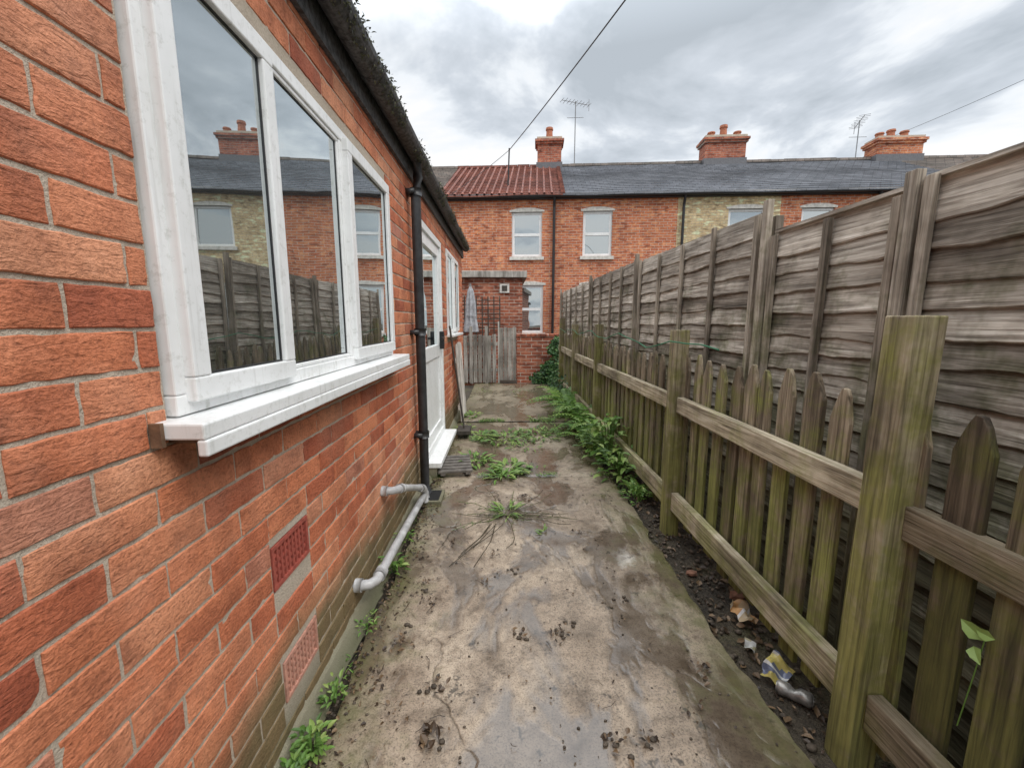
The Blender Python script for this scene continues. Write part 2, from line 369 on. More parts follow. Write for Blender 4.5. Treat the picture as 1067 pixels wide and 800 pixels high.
for s_,xe in ((1,-.56),(-1,-4.7)):
    x0=xe; n=14; dx=(-2.63-xe)/n; dzr=(3.62-2.42)/n
    for i in range(n):
        xa=x0+dx*i-dx*.1; xb=x0+dx*(i+1); za=2.42+dzr*i; zb=za+dzr
        y=Y0-.1
        while y<Y1+.12:
            w=.26; zz=za+.025+U(-.004,.004)
            mb.poly([(xa,y,zz),(xa,y+w-.01,zz),(xb,y+w-.01,zb),(xb,y,zb)]); mb.poly([(xa,y,zz),(xa,y+w-.01,zz),(xa,y+w-.01,zz-.02),(xa,y,zz-.02)])
            y+=w
    mb.poly([(xe-dx*.1,Y0-.1,2.415),(xe-dx*.1,Y1+.1,2.415),(-2.63,Y1+.1,3.6),(-2.63,Y0-.1,3.6)])
mb.box(-2.72,-2.54,Y0-.1,Y1+.1,3.58,3.68)
mk('tiled_roof',mb,[SL2],house)
mb=MB()
mb.box(WX-.05,WX+.02,Y0-.1,Y1+.1,2.28,2.43,0)
n=8
sag=lambda y:.008*noise.noise(Vector((y*.8,0,0)))
for seg in range(int((Y1-Y0+.2)/.25)):
    ya=Y0-.1+seg*.25; yb=min(ya+.25,Y1+.1)
    for i in range(n):
        t0=math.pi+math.pi*i/n; t1=math.pi+math.pi*(i+1)/n; cx=WX+.078; cz=2.405; r_=.056
        mb.poly([(cx+r_*math.cos(t0),ya,cz+r_*math.sin(t0)+sag(ya)),(cx+r_*math.cos(t1),ya,cz+r_*math.sin(t1)+sag(ya)),(cx+r_*math.cos(t1),yb,cz+r_*math.sin(t1)+sag(yb)),(cx+r_*math.cos(t0),yb,cz+r_*math.sin(t0)+sag(yb))],0,.5)
for y in (.2,1.1,2.0,3.8,4.7,5.6):
    for i in range(n):
        t0=math.pi+math.pi*i/n; t1=math.pi+math.pi*(i+1)/n; cx=WX+.078; cz=2.408; r_=.064
        mb.poly([(cx+r_*math.cos(t0),y,cz+r_*math.sin(t0)),(cx+r_*math.cos(t1),y,cz+r_*math.sin(t1)),(cx+r_*math.cos(t1),y+.03,cz+r_*math.sin(t1)),(cx+r_*math.cos(t0),y+.03,cz+r_*math.sin(t0))])
mk('gutter',mb,[GUT],house)
mb=MB()
for i in range(9000):
    y=U(Y0,Y1); k=noise.noise(Vector((y*2.5,3,3)))
    if k<-.12: continue
    x=WX+.04+U(0,.10); 
    if R()<.4:
        t=U(-1.3,.15); x=WX+.078+.058*math.cos(t); zz=2.405+.058*math.sin(t)+sag(y); nr=Vector((math.cos(t),0,math.sin(t)))
        mb.leaf(Vector((x,y,zz)),Vector((U(-.2,.4),U(-1,1),U(-1,.3))),nr,U(.006,.018),U(.004,.012),0); continue
    mb.leaf(Vector((x,y,2.40+U(0,.03+.03*max(0,k)))),Vector((U(-1,1),U(-1,1),U(.1,1.3))),Vector((U(-.3,.3),U(-.3,.3),1)),U(.008,.026),U(.004,.012),0)
mk('gutter_moss',mb,[MOSS],house)
mb=MB(); px_,py_=-.60,2.98
mb.tube([(WX+.078,py_,2.36),(WX+.078,py_,2.26),(px_,py_,2.16),(px_,py_,.1),(px_+.02,py_,.02)],.034,14)
for z in (2.14,1.2,.45): mb.tube([(px_,py_,z),(px_,py_,z+.05)],.042,14); mb.box(WX-.01,px_,py_-.05,py_+.05,z+.01,z+.04)
mk('downpipe',mb,[DP],house,smooth=True)
mb=MB()
P1=[(WX-.03,2.12,.40),(WX+.02,2.12,.40),(WX+.052,2.13,.397),(WX+.07,2.16,.39),(WX+.072,2.22,.375),(WX+.075,2.5,.26),(WX+.085,2.74,.16),(WX+.09,2.80,.12),(WX+.09,2.83,.02)]
mb.tube(P1,.021,14)
for a,b in (((WX+.0,2.12,.40),(WX+.03,2.12,.40)),((WX+.072,2.2,.38),(WX+.073,2.25,.362)),((WX+.083,2.69,.18),(WX+.088,2.76,.145))): mb.tube([a,b],.027,14)
P2=[(WX-.03,1.68,.15),(WX+.03,1.68,.15),(WX+.06,1.69,.148),(WX+.078,1.72,.145),(WX+.08,1.78,.14),(WX+.082,2.3,.11),(WX+.085,2.86,.075),(WX+.085,2.9,.0)]
mb.tube(P2,.022,14)
for a,b in (((WX+.0,1.68,.15),(WX+.03,1.68,.15)),((WX+.08,1.76,.141),(WX+.08,1.81,.138))): mb.tube([a,b],.029,14)
mk('waste_pipes',mb,[GREY],house,smooth=True)
mb=MB(); mb.box(-.64,-.46,2.82,3.04,-.02,.02); mb.box(-.62,-.48,2.84,3.02,.018,.023,1)
mk('drain_gully',mb,[MO,DARK],house,bevel=.004)
def vent(o,mat,name):
    mb=MB(); a,b,p,q_=o; x0=WX-.03;x1=WX-.001
    a+=.004;b-=.004;p+=.004;q_-=.004
    mb.box(x0,x1,a,b,p,p+.012);mb.box(x0,x1,a,b,q_-.012,q_);mb.box(x0,x1,a,a+.012,p+.012,q_-.012);mb.box(x0,x1,b-.012,b,p+.012,q_-.012)
    n=9;m=5
    for i in range(1,n): y=a+.012+(b-a-.024)*i/n; mb.box(x0,x1-.003,y-.0045,y+.0045,p+.012,q_-.012,0,.5)
    for i in range(1,m): z=p+.012+(q_-p-.024)*i/m; mb.box(x0,x1-.0055,a+.012,b-.012,z-.0045,z+.0045,0,.5)
    mk(name,mb,[mat],house)
vent(ops[3],VENT1,'air_vent_upper'); vent(ops[4],VENT2,'air_vent_lower')
def bars(mb,y0,y1,z0,z1,w,xa,xb,mat=0):
    mb.box(xa,xb,y0,y1,z0,z0+w,mat,.5);mb.box(xa,xb,y0,y1,z1-w,z1,mat,.5)
    mb.box(xa,xb,y0,y0+w,z0+w,z1-w,mat,.5);mb.box(xa,xb,y1-w,y1,z0+w,z1-w,mat,.5)
def winx(name,y0,y1,z0,z1,muls,sash):
    mb=MB(); mg=MB(); w=.042
    xa,xb=WX-.06,WX+.014
    bars(mb,y0,y1,z0,z1,w,xa,xb)
    edges=[y0+w]+[e for m_ in muls for e in (m_-.02,m_+.02)]+[y1-w]
    for m_ in muls: mb.box(xa,xb-.002,m_-.02,m_+.02,z0+w,z1-w,0,.5)
    for i in range(0,len(edges),2):
        a,b=edges[i],edges[i+1]
        if i//2 in sash:
            bars(mb,a-.016,b+.016,z0+w-.016,z1-w+.016,.050,xb-.03,xb+.022); ww=.034; gx=xb+.006
        else:
            ww=.014; bars(mb,a,b,z0+w,z1-w,ww,xa+.01,xb-.006); gx=xb-.016
        bars(mg,a+ww,b-ww,z0+w+ww,z1-w-ww,.005,gx-.004,gx+.0025,1)
        mg.poly([(gx,a+ww,z0+w+ww),(gx,b-ww,z0+w+ww),(gx,b-ww,z1-w-ww),(gx,a+ww,z1-w-ww)],0,.1)
    mk(name+'_frame',mb,[UP],house,bevel=.004); mk(name+'_glass',mg,[GL,BLK],house)
winx('kitchen_window',.812,2.415,1.112,2.052,[1.25,1.78],[0,2])
winx('back_window',4.855,5.845,1.15,2.115,[5.35],[1])
mb=MB()
mb.box(WX-.05,WX+.095,.765,2.47,1.078,1.110,0,.5); mb.box(WX+.078,WX+.098,.765,2.47,1.045,1.0775,0,.5)
mb.box(WX-.05,WX+.08,4.82,5.9,1.12,1.148,0,.5)
mk('window_sill',mb,[UP],house,bevel=.004)
mb=MB(); mb.box(WX+.001,WX+.022,.755,.764,1.066,1.112); mb.box(WX-.003,WX+.06,.80,2.44,1.063,1.0775); mk('sill_end_timber',mb,[simple('rusty_timber',(.16,.09,.05),.8,.5,.003,40)],house)
mb=MB();mg=MB(); ya,yb=3.355,4.415
bars(mb,ya,yb,.13,2.095,.06,WX-.06,WX+.012)
bars(mb,ya+.062,yb-.062,.192,2.033,.095,WX-.05,WX-.005); mb.box(WX-.05,WX-.006,ya+.157,yb-.157,.95,1.07,0,.5); mb.box(WX-.04,WX-.02,ya+.157,yb-.157,.287,.95,0,.5)
mb.box(WX-.06,WX+.13,ya-.03,yb+.03,.085,.128,0,.5); mb.box(WX-.06,WX+.09,ya-.02,yb+.02,-.02,.084,1,.5)
mg.poly([(WX-.03,ya+.157,1.07),(WX-.03,yb-.157,1.07),(WX-.03,yb-.157,1.938),(WX-.03,ya+.157,1.938)],0,.2)
mb.box(WX-.005,WX+.04,yb-.14,yb-.10,1.02,1.2,2,.5); mb.box(WX+.025,WX+.045,yb-.26,yb-.10,1.12,1.145,2,.5)
mk('door_frame',mb,[UP,MO,BLK],house,bevel=.004); mk('door_glass',mg,[GL],house)
# ------------------------------------------------------------ fences
def lapx(y): return 1.30 if y<2.05 else 1.29-.032*(y-2.05)
lap=empty('lap_panel_fence')
mb=MB(); 
panels=[(-2.3,-.52,1.72),(-.47,1.31,1.725),(1.36,2.02,1.715),(2.10,3.78,1.84),(3.86,5.55,1.855),(5.63,7.9,1.85)]
for (ya,yb,zt) in panels:
    z=zt-.10
    while z>-.02:
        ns=int((yb-ya)/.03); r=.15+.85*R(); ph=R()*100; dr=U(-.016,.016)
        A=len(mb.v)
        for j in range(ns+1):
            y=ya+(yb-ya)*j/ns; x=lapx(y)
            sl=dr*(j/ns-.5)
            wob=.018*noise.noise(Vector((y*2.2,ph,0)))+.009*noise.noise(Vector((y*7,ph,0)))+.005*noise.noise(Vector((y*22,ph,0)))
            top=z+.10+sl*.5; bot=z-.02+wob+sl
            ox=.007*noise.noise(Vector((y*3,ph,4)))
            mb.v+= [(x+.006+ox,y,top),(x-.012+ox,y,bot+.003),(x-.008+ox,y,bot-.0015),(x+.012+ox,y,bot)]
        for j in range(ns):
            for (p,q_) in ((0,1),(1,2),(2,3)):
                mb.f.append((A+4*j+p,A+4*j+q_,A+4*(j+1)+q_,A+4*(j+1)+p)); mb.m.append(0); mb.r.append(r)
        z-=U(.074,.098)
    if abs(lapx(ya)-lapx(yb))<.001: mb.box(lapx(ya)-.014,lapx(ya)+.03,ya,yb,zt,zt+.014)
    mb.poly([(lapx(ya)+.014,ya,0),(lapx(yb)+.014,yb,0),(lapx(yb)+.014,yb,zt),(lapx(ya)+.014,ya,zt)])
mk('lap_boards',mb,[W_lap],lap)
mb=MB()
def batten(y,zt,w=.032,d=.02,z0=0,lean=0.,dx=0.):
    x=lapx(y)-.013+dx
    M=Matrix.Translation((0,y,0))@Matrix.Rotation(lean,4,'X')@Matrix.Translation((0,-y,0))
    mb.box(x-d,x,y-w/2,y+w/2,z0,zt,0,.2+.8*R(),M)
for (ya,yb,zt) in panels:
    n=max(2,round((yb-ya)/.44)); 
    for i in range(n+1): batten(ya+.03+(yb-ya-.06)*i/n,zt+U(-.02,.01),lean=U(-.01,.01))
for y,zt in ((-.495,1.76),(1.335,1.76),(2.06,1.87),(3.82,1.90),(5.59,1.90),(7.94,1.90)):
    batten(y,zt,.04,.03,-.05,U(-.01,.01)); batten(y,zt-.07,.045,.04,-.05,0,.06)
mk('battens_and_posts',mb,[W_bat],lap,bevel=.002)
pick=empty('picket_fence')
mb=MB()
y=-1.2
while y<7.9:
    w=.082+U(-.007,.006); x=1.085; zt=1.095+U(-.025,.02)+.02*math.sin(y*1.3); zb=.05+U(-.03,.02); r=.2+.8*R() if y>1.0 else R()*.1; ln=U(-.02,.02)  # nearest pickets get low tone values: shadow painted into their colour
    zs_=zt-.09-U(0,.02); tp=U(-.006,.006)
    prof=[(-w/2,zb),(w/2,zb),(w/2,zs_),(w*.22+tp,zt-.022),(w*.08+tp,zt),(-w*.10+tp,zt-.003),(-w*.24+tp,zt-.026),(-w/2,zs_+U(-.01,.01))]
    pts=[(y+a+ln*b,b) for a,b in prof]; b0=len(mb.v); t=.018
    lx=U(-.004,.004); wx=U(-.015,.015)
    for xx in (x,x+t):
        for a,b in pts: mb.v.append((xx+lx+(wx*max(0,b-.9)),a,b))
    m_=len(pts)
    mb.f.append(tuple(b0+i for i in reversed(range(m_))));mb.f.append(tuple(b0+m_+i for i in range(m_)))
    mb.m+=[0,0]; mb.r+=[r,r]
    for i in range(m_):
        j=(i+1)%m_; mb.f.append((b0+i,b0+j,b0+m_+j,b0+m_+i)); mb.m.append(0); mb.r.append(r)
    y+=.128+U(-.01,.01)
mk('pickets',mb,[W_pick],pick,bevel=.003)
posts=[(-.7,1.28,.085,.04),(1.02,1.315,.085,.085),(2.42,1.25,.085,.09),(4.55,1.27,.085,.09),(6.05,1.26,.085,.09),(7.55,1.36,.09,.09)]
mb=MB()
for (y,zt,w,d) in posts:
    M=Matrix.Translation((1.01,y,0))@Matrix.Rotation(U(-.012,.012),4,'X')@Matrix.Rotation(U(-.008,.008),4,'Y')
    mb.box(0,w,0,d,-.05,zt,0,.4+R()*.4,M)
mk('posts',mb,[W_post],pick,bevel=.004)
mb=MB()
ends=[-1.3]+[p[0] for p in posts]+[7.9]
for i in range(len(ends)-1):
    a=ends[i]+(.092 if i else 0); b=ends[i+1]-.003
    for (z0,z1) in ((.75,.845),(.12,.235)):
        dz=U(-.012,.012); 
        M=Matrix.Translation((0,a,0))@Matrix.Rotation(U(-.006,.006),4,'X')@Matrix.Translation((0,-a,dz))
        if i<2 and z0>.5: M=M@Matrix.Translation((0.03,0,-.02))
        mb.box(1.035,1.078,a,b,z0,z1,0,.35+.65*R() if i>1 else .06,M)  # rails in the nearest bays coloured dark, shade painted into the wood
mk('rails',mb,[W_rail],pick,bevel=.004)
mb=MB(); pts=[]
for i in range(30):
    y=1.9+i*.19; pts.append((.995+.01*math.sin(i),y,1.17+.03*math.sin(i*.9)-.01*(i%3)))
mb.tube(pts,.004,6); mk('garden_wire',mb,[simple('green_wire',(.02,.16,.08),.5)])
# ------------------------------------------------------------ rear boundary wall, gate
bw=empty('brick_wall'); mb=MB()
mb.box(.27,1.12,8.70,8.92,-.05,.98); mb.box(-2.6,-.14,8.70,8.92,-.05,.62)
mk('wall_body',mb,[BW],bw)
mb=MB(); 
for i in range(9): mb.box(.26+i*.1,.352+i*.1,8.68,8.94,.982,1.04+U(0,.006))
mk('coping',mb,[BW],bw,bevel=.006)
gate=empty('wooden_gate'); mb=MB()
for i in range(4): mb.box(-.10+i*.09,-.018+i*.09,8.74,8.765,.06,1.17+.012*(i%2),0,.4+.6*R())
mb.box(-.10,.255,8.766,8.80,.25,.33);mb.box(-.10,.255,8.766,8.80,.9,.98)
mb.box(-.135,-.103,8.70,8.80,0,1.3)
mk('gate_boards',mb,[W_gate],gate,bevel=.003)
mb=MB(); sf=empty('slatted_fence')
for i in range(11): mb.box(-1.25+i*.1,-1.17+i*.1,8.66,8.68,.02,1.02+U(-.02,.02),0,.35+.65*R())
mb.box(-1.28,-.14,8.682,8.71,.25,.32);mb.box(-1.28,-.14,8.682,8.71,.8,.87)
for x in(-.72,-.40): mb.box(x,x+.06,8.62,8.659,0,1.2,0,.6)
mk('slats',mb,[W_gate],sf,bevel=.003)
ob=empty('brick_outbuilding'); mb=MB()
mb.box(-2.2,.42,9.7,12.0,-.05,2.28); mk('walls',mb,[BW],ob)
mb=MB(); mb.box(-2.3,.52,9.6,12.1,2.285,2.43,0,.7); mk('flat_roof',mb,[W_gate],ob,bevel=.01)
mb=MB(); mb.box(-.1,.12,9.66,9.698,1.95,2.15); mb.box(-.05,.07,9.65,9.6595,1.99,2.11,1); mk('wall_plaque',mb,[STONE,W_dark],ob)
tr=empty('garden_trellis'); mb=MB()
for i in range(9): mb.box(-1.15+i*.13,-1.125+i*.13,9.3,9.315,.1,1.85)
for i in range(9): mb.box(-1.16,-.08,9.316,9.33,.95+i*.1,.968+i*.1)
mk('trellis_slats',mb,[W_dark],tr)
pa=empty('folded_parasol',(-.72,9.05,0)); mb=MB()
mb.tube([(0,0,0),(0,0,2.1)],.02,8); 
prof=[(2.05,.015),(1.95,.05),(1.7,.085),(1.35,.10),(1.15,.125),(1.08,.13)]; n=24; rings=[]
for z,r_ in prof:
    b=len(mb.v); rings.append(b)
    for k in range(n):
        t=2*math.pi*k/n; rr=r_*(1+.28*(1 if k%3==0 else -.4)); mb.v.append((rr*math.cos(t),rr*math.sin(t),z))
for i in range(len(rings)-1):
    for k in range(n):
        mb.f.append((rings[i]+k,rings[i]+(k+1)%n,rings[i+1]+(k+1)%n,rings[i+1]+k)); mb.m.append(1); mb.r.append(.5)
mb.tube([(0,0,1.4),(0,0,1.44)],.105,12,1)
mk('parasol_body',mb,[METAL,CLOTH],pa)
ai=empty('slatted_garden_gate',(-.56,5.2,0)); mb=MB(); M=Matrix.Rotation(-.06,4,'Y')
for i in range(7): mb.box(.0,.014,i*.1,i*.1+.055,.02,1.0+.03*math.sin(i*.5),0,.5+.5*R(),M)
for z in (.18,.78): mb.box(-.022,-.001,-.01,.67,z,z+.06,0,.7,M)
mk('gate_slats',mb,[W_white],ai,bevel=.002)
br=empty('garden_broom',(-.52,4.62,0)); mb=MB()
mb.tube([(.06,0,.06),(-.1,.12,1.25)],.011,8); mb.box(-.02,.13,-.14,.14,.05,.09)
for i in range(60): x=U(-.01,.12);y=U(-.13,.13); mb.box(x,x+.004,y,y+.004,-.0,.05)
mk('broom_body',mb,[W_dark],br)
du=empty('slatted_duckboard',(-.40,3.35,.012),.15); mb=MB()
for i in range(6): mb.box(-.16,.13,i*.075,i*.075+.05,.02,.04)
mb.box(-.14,-.10,0,.43,0,.0198);mb.box(.07,.11,0,.43,0,.0198)
mk('slats',mb,[simple('grey_slat_wood',(.14,.125,.11),.8,.5,.003,20)],du,bevel=.003)
# ------------------------------------------------------------ terrace
P0=(0,13.0,0); RA=math.radians(-4.5); EV=5.0; RD=3.5; RH=1.93
def house_row(name,s0,s1,bm,rm,wins,down=None):
    root=empty(name,P0,RA); mb=MB()
    xs=sorted({s0,s1,*[w[0] for w in wins],*[w[1] for w in wins]}); zs=sorted({-.1,EV,*[w[2] for w in wins],*[w[3] for w in wins]})
    for a,b in zip(xs,xs[1:]):
        for p,q_ in zip(zs,zs[1:]):
            if any(w[0]<(a+b)/2<w[1] and w[2]<(p+q_)/2<w[3] for w in wins): continue
            mb.poly([(a,0,p),(b,0,p),(b,0,q_),(a,0,q_)])
    for w in wins:
        a,b,p,q_=w[:4]
        for Q in ([(a,0,p),(a,.12,p),(a,.12,q_),(a,0,q_)],[(b,0,p),(b,.12,p),(b,.12,q_),(b,0,q_)],[(a,0,q_),(b,0,q_),(b,.12,q_),(a,.12,q_)],[(a,0,p),(b,0,p),(b,.12,p),(a,.12,p)]): mb.poly(Q)
    mb.poly([(s0,0,-.1),(s0,2*RD,-.1),(s0,2*RD,EV),(s0,RD,EV+RH),(s0,0,EV)]); mb.poly([(s1,0,-.1),(s1,2*RD,-.1),(s1,2*RD,EV),(s1,RD,EV+RH),(s1,0,EV)]); mb.poly([(s0,2*RD,-.1),(s1,2*RD,-.1),(s1,2*RD,EV),(s0,2*RD,EV)])
    mk('walls',mb,[bm],root)
    mf=MB();mg=MB();ms=MB()
    for w in wins:
        a,b,p,q_=w[:4]; fw=.075
        mf.box(a+.002,b-.002,.05,.10,p,p+fw);mf.box(a+.002,b-.002,.05,.10,q_-fw,q_);mf.box(a+.002,a+fw,.05,.10,p+fw,q_-fw);mf.box(b-fw,b-.002,.05,.10,p+fw,q_-fw)
        zm=p+(q_-p)*w[4]
        if w[4]<1: mf.box(a+fw,b-fw,.045,.10,zm-.04,zm+.04)
        if b-a>1.05: mf.box((a+b)/2-.03,(a+b)/2+.03,.047,.10,p+fw,q_-fw)
        rr=w[5] if len(w)>5 else R()*.6
        if w[4]<1:
            mg.poly([(a+fw,.08,p+fw),(b-fw,.08,p+fw),(b-fw,.08,zm-.04),(a+fw,.08,zm-.04)],0,rr)
            mg.poly([(a+fw,.07,zm+.04),(b-fw,.07,zm+.04),(b-fw,.07,q_-fw),(a+fw,.07,q_-fw)],0,rr*.8)
        else: mg.poly([(a+fw,.08,p+fw),(b-fw,.08,p+fw),(b-fw,.08,q_-fw),(a+fw,.08,q_-fw)],0,rr)
        ms.box(a-.07,b+.07,-.06,.05,p-.10,p-.001)
        n=6; h=lambda x:.05+.07*(1-((x-(a+b)/2)/((b-a)/2+.07))**2)
        for i in range(n):
            xa=a-.07+(b-a+.14)*i/n; xb=a-.07+(b-a+.14)*(i+1)/n
            ms.poly([(xa,-.015,q_),(xb,-.015,q_),(xb,-.015,q_+h(xb)),(xa,-.015,q_+h(xa))]); ms.poly([(xa,-.015,q_+h(xa)),(xb,-.015,q_+h(xb)),(xb,0,q_+h(xb)),(xa,0,q_+h(xa))]); ms.poly([(xa,-.015,q_),(xb,-.015,q_),(xb,0.05,q_),(xa,.05,q_)])
    mk('window_frames',mf,[UP],root); mk('window_glass',mg,[GL],root); mk('lintels_and_sills',ms,[STONE],root)
    mr=MB(); n=20
    for sgn in (0,1):
        for i in range(n):
            ya=-.22+(RD+.22)*i/n; yb=-.22+(RD+.22)*(i+1)/n+.02; za=EV-.06+(RH+.12)*i/n; zb=EV-.06+(RH+.12)*(i+1)/n
            k=int((s1-s0)/.5)+1
            for j in range(k):
                xa=s0+(s1-s0)*j/k; xb=s0+(s1-s0)*(j+1)/k; w1=.035*noise.noise(Vector((xa*.6,i*.15,0)));w2=.035*noise.noise(Vector((xb*.6,i*.15,0)))
                f=(lambda y:y) if sgn==0 else (lambda y:2*RD-y)
                mr.poly([(xa,f(ya),za+.03+w1),(xb,f(ya),za+.03+w2),(xb,f(yb),zb+w2),(xa,f(yb),zb+w1)]); 
                mr.poly([(xa,f(ya),za+w1-.005),(xb,f(ya),za+w2-.005),(xb,f(ya),za+.03+w2),(xa,f(ya),za+.03+w1)])
    x=s0
    while x<s1-.05:
        q0=U(-.01,.01); mr.box(x,min(x+.44,s1),RD-.11,RD+.11,EV+RH+.03,EV+RH+.12+q0,1); x+=.45
    if rm is RT:
        for i in range(n*2):
            ya=-.22+(RD+.22)*i/(n*2); mr.box(s1-.06,s1+.06,ya,ya+.1,EV-.02+(RH+.12)*i/(n*2),EV+.03+(RH+.12)*i/(n*2),1)
        x=s0+.12
        while x<s1-.1:
            mr.tube([(x,-.23,EV-.02),(x,RD,EV-.02+(RH+.12))],.035,6,0,R(),False); x+=.22
    mk('roof',mr,[rm,RT if rm is RT else SL2],root)
    mb=MB(); mb.tube([(s0,-.16,EV-.06),(s1,-.16,EV-.06)],.06,8); mb.box(s0,s1,-.11,-.02,EV-.14,EV-.005)
    for d in (down or []):
        mb.tube([(d,-.16,EV-.08),(d,-.07,EV-.35),(d,-.07,0)],.04,8)
    mk('gutter_and_downpipe',mb,[BLK],root)
    return root
def chimney(root,s0,s1,zt,pots,d=.55,bm=BF_red2):
    mb=MB(); ya=RD-d/2; yb=RD+d/2; z0=EV+RH-.5
    mb.box(s0,s1,ya,yb,z0,zt-.25,0); mb.box(s0-.05,s1+.05,ya-.05,yb+.05,zt-.25,zt-.17,0); mb.box(s0-.09,s1+.09,ya-.09,yb+.09,zt-.17,zt-.09,0); mb.box(s0-.02,s1+.02,ya-.02,yb+.02,zt-.09,zt,1)
    mb.box(s0-.04,s1+.04,ya-.04,yb+.04,z0,z0+.62,2)
    mk('chimney_stack',mb,[bm,MO,simple('lead_flashing',(.14,.14,.15),.5)],root)
    mb=MB()
    for t,h in pots:
        x=s0+(s1-s0)*t
        mb.tube([(x,RD,zt-.02),(x,RD,zt+h*.8),(x,RD,zt+h*.8),(x,RD,zt+h)],[.13,.11,.14,.13],12)
    mk('chimney_pots',mb,[POT],root)
def antenna(root,x,z,h,y=RD,az=.3):
    mb=MB(); mb.tube([(x,y,z),(x,y,z+h)],.018,6)
    zz,L=z+h-.05,1.1
    dx,dy=math.cos(az),math.sin(az)
    mb.tube([(x-dx*L*.5,y-dy*L*.5,zz),(x+dx*L*.5,y+dy*L*.5,zz)],.012,5)
    for i in range(9):
        t=-.5+i/8; e=.16+.04*(i%2)
        mb.tube([(x+dx*L*t-dy*e,y+dy*L*t+dx*e,zz),(x+dx*L*t+dy*e,y+dy*L*t-dx*e,zz)],.008,5)
    mb.tube([(x+dx*L*.5,y+dy*L*.5,zz-.2),(x+dx*L*.5,y+dy*L*.5,zz+.2)],.01,5)
    zz-=.5; mb.tube([(x-.3,y,zz),(x+.3,y,zz)],.01,5)
    mk('tv_antenna',mb,[METAL],root)
WB,WTp=3.24,4.53
wa=[(.24,1.14,WB,WTp,.5,.3),(.40,1.2,.95,2.4,.5,.5)]
hA=house_row('terraced_house',-2.0,1.74,BF_red,RT,wa,[1.5])
chimney(hA,.98,1.85,7.92,[(.5,.40)])
hA0=house_row('terraced_house',-7.5,-2.0,BF_red2,SL2,[(-5,-4,3.0,4.4,.5),(-3.4,-2.6,3.0,4.4,.5)],[-2.2])
hB=house_row('terraced_house',1.74,5.1,BF_red,SL,[(2.36,3.22,WB,WTp,.5,.4),(2.36,3.3,.95,2.4,.5)],[])
antenna(hB,2.35,6.8,2.4,az=.4)
hC=house_row('terraced_house',5.1,8.0,BF_cream,SL,[(6.55,7.6,3.4,4.53,1,.3),(6.3,7.6,1.0,2.3,.6)],[5.25])
chimney(hC,6.95,8.35,7.82,[(.2,.2),(.5,.42),(.85,.2)],.6)
hD=house_row('terraced_house',8.0,13.6,BF_red,SL,[(8.6,9.5,3.3,4.53,1,.3),(11.5,12.5,3.1,4.4,.5),(8.6,9.6,1,2.4,.5)],[10.6])
hE=house_row('terraced_house',13.6,19.0,BF_red2,SL2,[(14.5,15.5,3.1,4.4,.5),(17,18,3.1,4.4,.5)],[13.8])
chimney(hE,12.8,14.3,7.65,[(.15,.2),(.4,.3),(.7,.25)],.6,bm=BF_red); antenna(hE,12.3,6.8,1.5,az=1.2)
hF=house_row('terraced_house',19.0,32.0,BF_cream,SL,[(20.5,21.5,3.1,4.4,.5),(24,25,3.1,4.4,.5)],[19.3]); chimney(hF,18.6,19.8,7.7,[(.3,.3),(.7,.3)],.6)
# cables
mb=MB()
def cable(a,b,sag,r_,n=24):
    a,b=Vector(a),Vector(b); mb.tube([a.lerp(b,i/n)-Vector((0,0,sag*4*(i/n)*(1-i/n))) for i in range(n+1)],r_,6)
cable((.17,13.6,6.5),(4.35,-5.0,5.35),.25,.012)
cable((.17,13.6,6.5),(-1.75,12.95,4.9),.05,.008)
mb.tube([(.13,13.6,5.4),(.17,13.6,6.55)],.022,8); 
cable((14,16,7.9),(13,2,7.7),.3,.006)
mk('overhead_cable',mb,[BLK])
# ------------------------------------------------------------ vegetation
def frond(mb,p,az,L,el=1.1,mat=0):
    d=Vector((math.cos(az),math.sin(az),0)); n=16; r=R(); prev=Vector(p); pts=[prev]
    e=el
    for i in range(n):
        e-= (el+.5)/n*U(.8,1.2)*.9
        prev=prev+(d*math.cos(e)+Vector((0,0,math.sin(e))))*L/n; pts.append(prev)
    mb.tube(pts,[.0025]*len(pts),4,mat,r,False)
    for i in range(2,n+1):
        t=i/n; w=L*.22*math.sin(math.pi*min(1,t*.85+.12))**.8*(1.05-t*.75)
        tan=(pts[i]-pts[i-1]).normalized(); sd=tan.cross(Vector((0,0,1))).normalized()
        for s_ in (-1,1):
            mb.leaf(pts[i],sd*s_+tan*.35+Vector((0,0,U(-.15,.1))),tan.cross(sd)*-1,w,L*.05,mat,min(1,max(0,r+U(-.2,.2))),.15)
def fern(loc,n,L,nm='fern'):
    mb=MB()
    for i in range(n): frond(mb,(U(-.03,.03),U(-.03,.03),0),U(0,6.28),L*U(.6,1.1),U(.9,1.45))
    o=mk(nm,mb,[FERN]); o.location=loc; return o
for (x,y,n,L) in ((.97,5.2,26,.78),(1.0,4.75,24,.72),(.97,5.8,24,.74),(1.0,6.4,18,.6),(.94,4.35,18,.5),(1.03,6.9,12,.45),(.96,4.1,14,.42),(1.02,3.0,9,.26)): fern((x,y,-.03),n,L)
def weed(loc,n,rad,L,W,mat=WEED,nm='weed',flat=.5,stems=0):
    mb=MB()
    for i in range(n):
        a=U(0,6.28); rr=rad*R()**.6; p=Vector((rr*math.cos(a),rr*math.sin(a),U(0,.03)+ (U(0,stems) if stems else 0)))
        az=a+U(-.9,.9); mb.leaf(p,Vector((math.cos(az),math.sin(az),U(.0,1.6)*flat)),Vector((0,0,1)),L*U(.5,1.2),W*U(.6,1.2),0)
    if stems:
        for i in range(int(n/12)+2):
            a=U(0,6.28); rr=rad*R()*.7; mb.tube([(rr*.3*math.cos(a),rr*.3*math.sin(a),0),(rr*math.cos(a),rr*math.sin(a),stems)],.003,5,0,.3)
    o=mk(nm,mb,[mat]); o.location=loc; return o
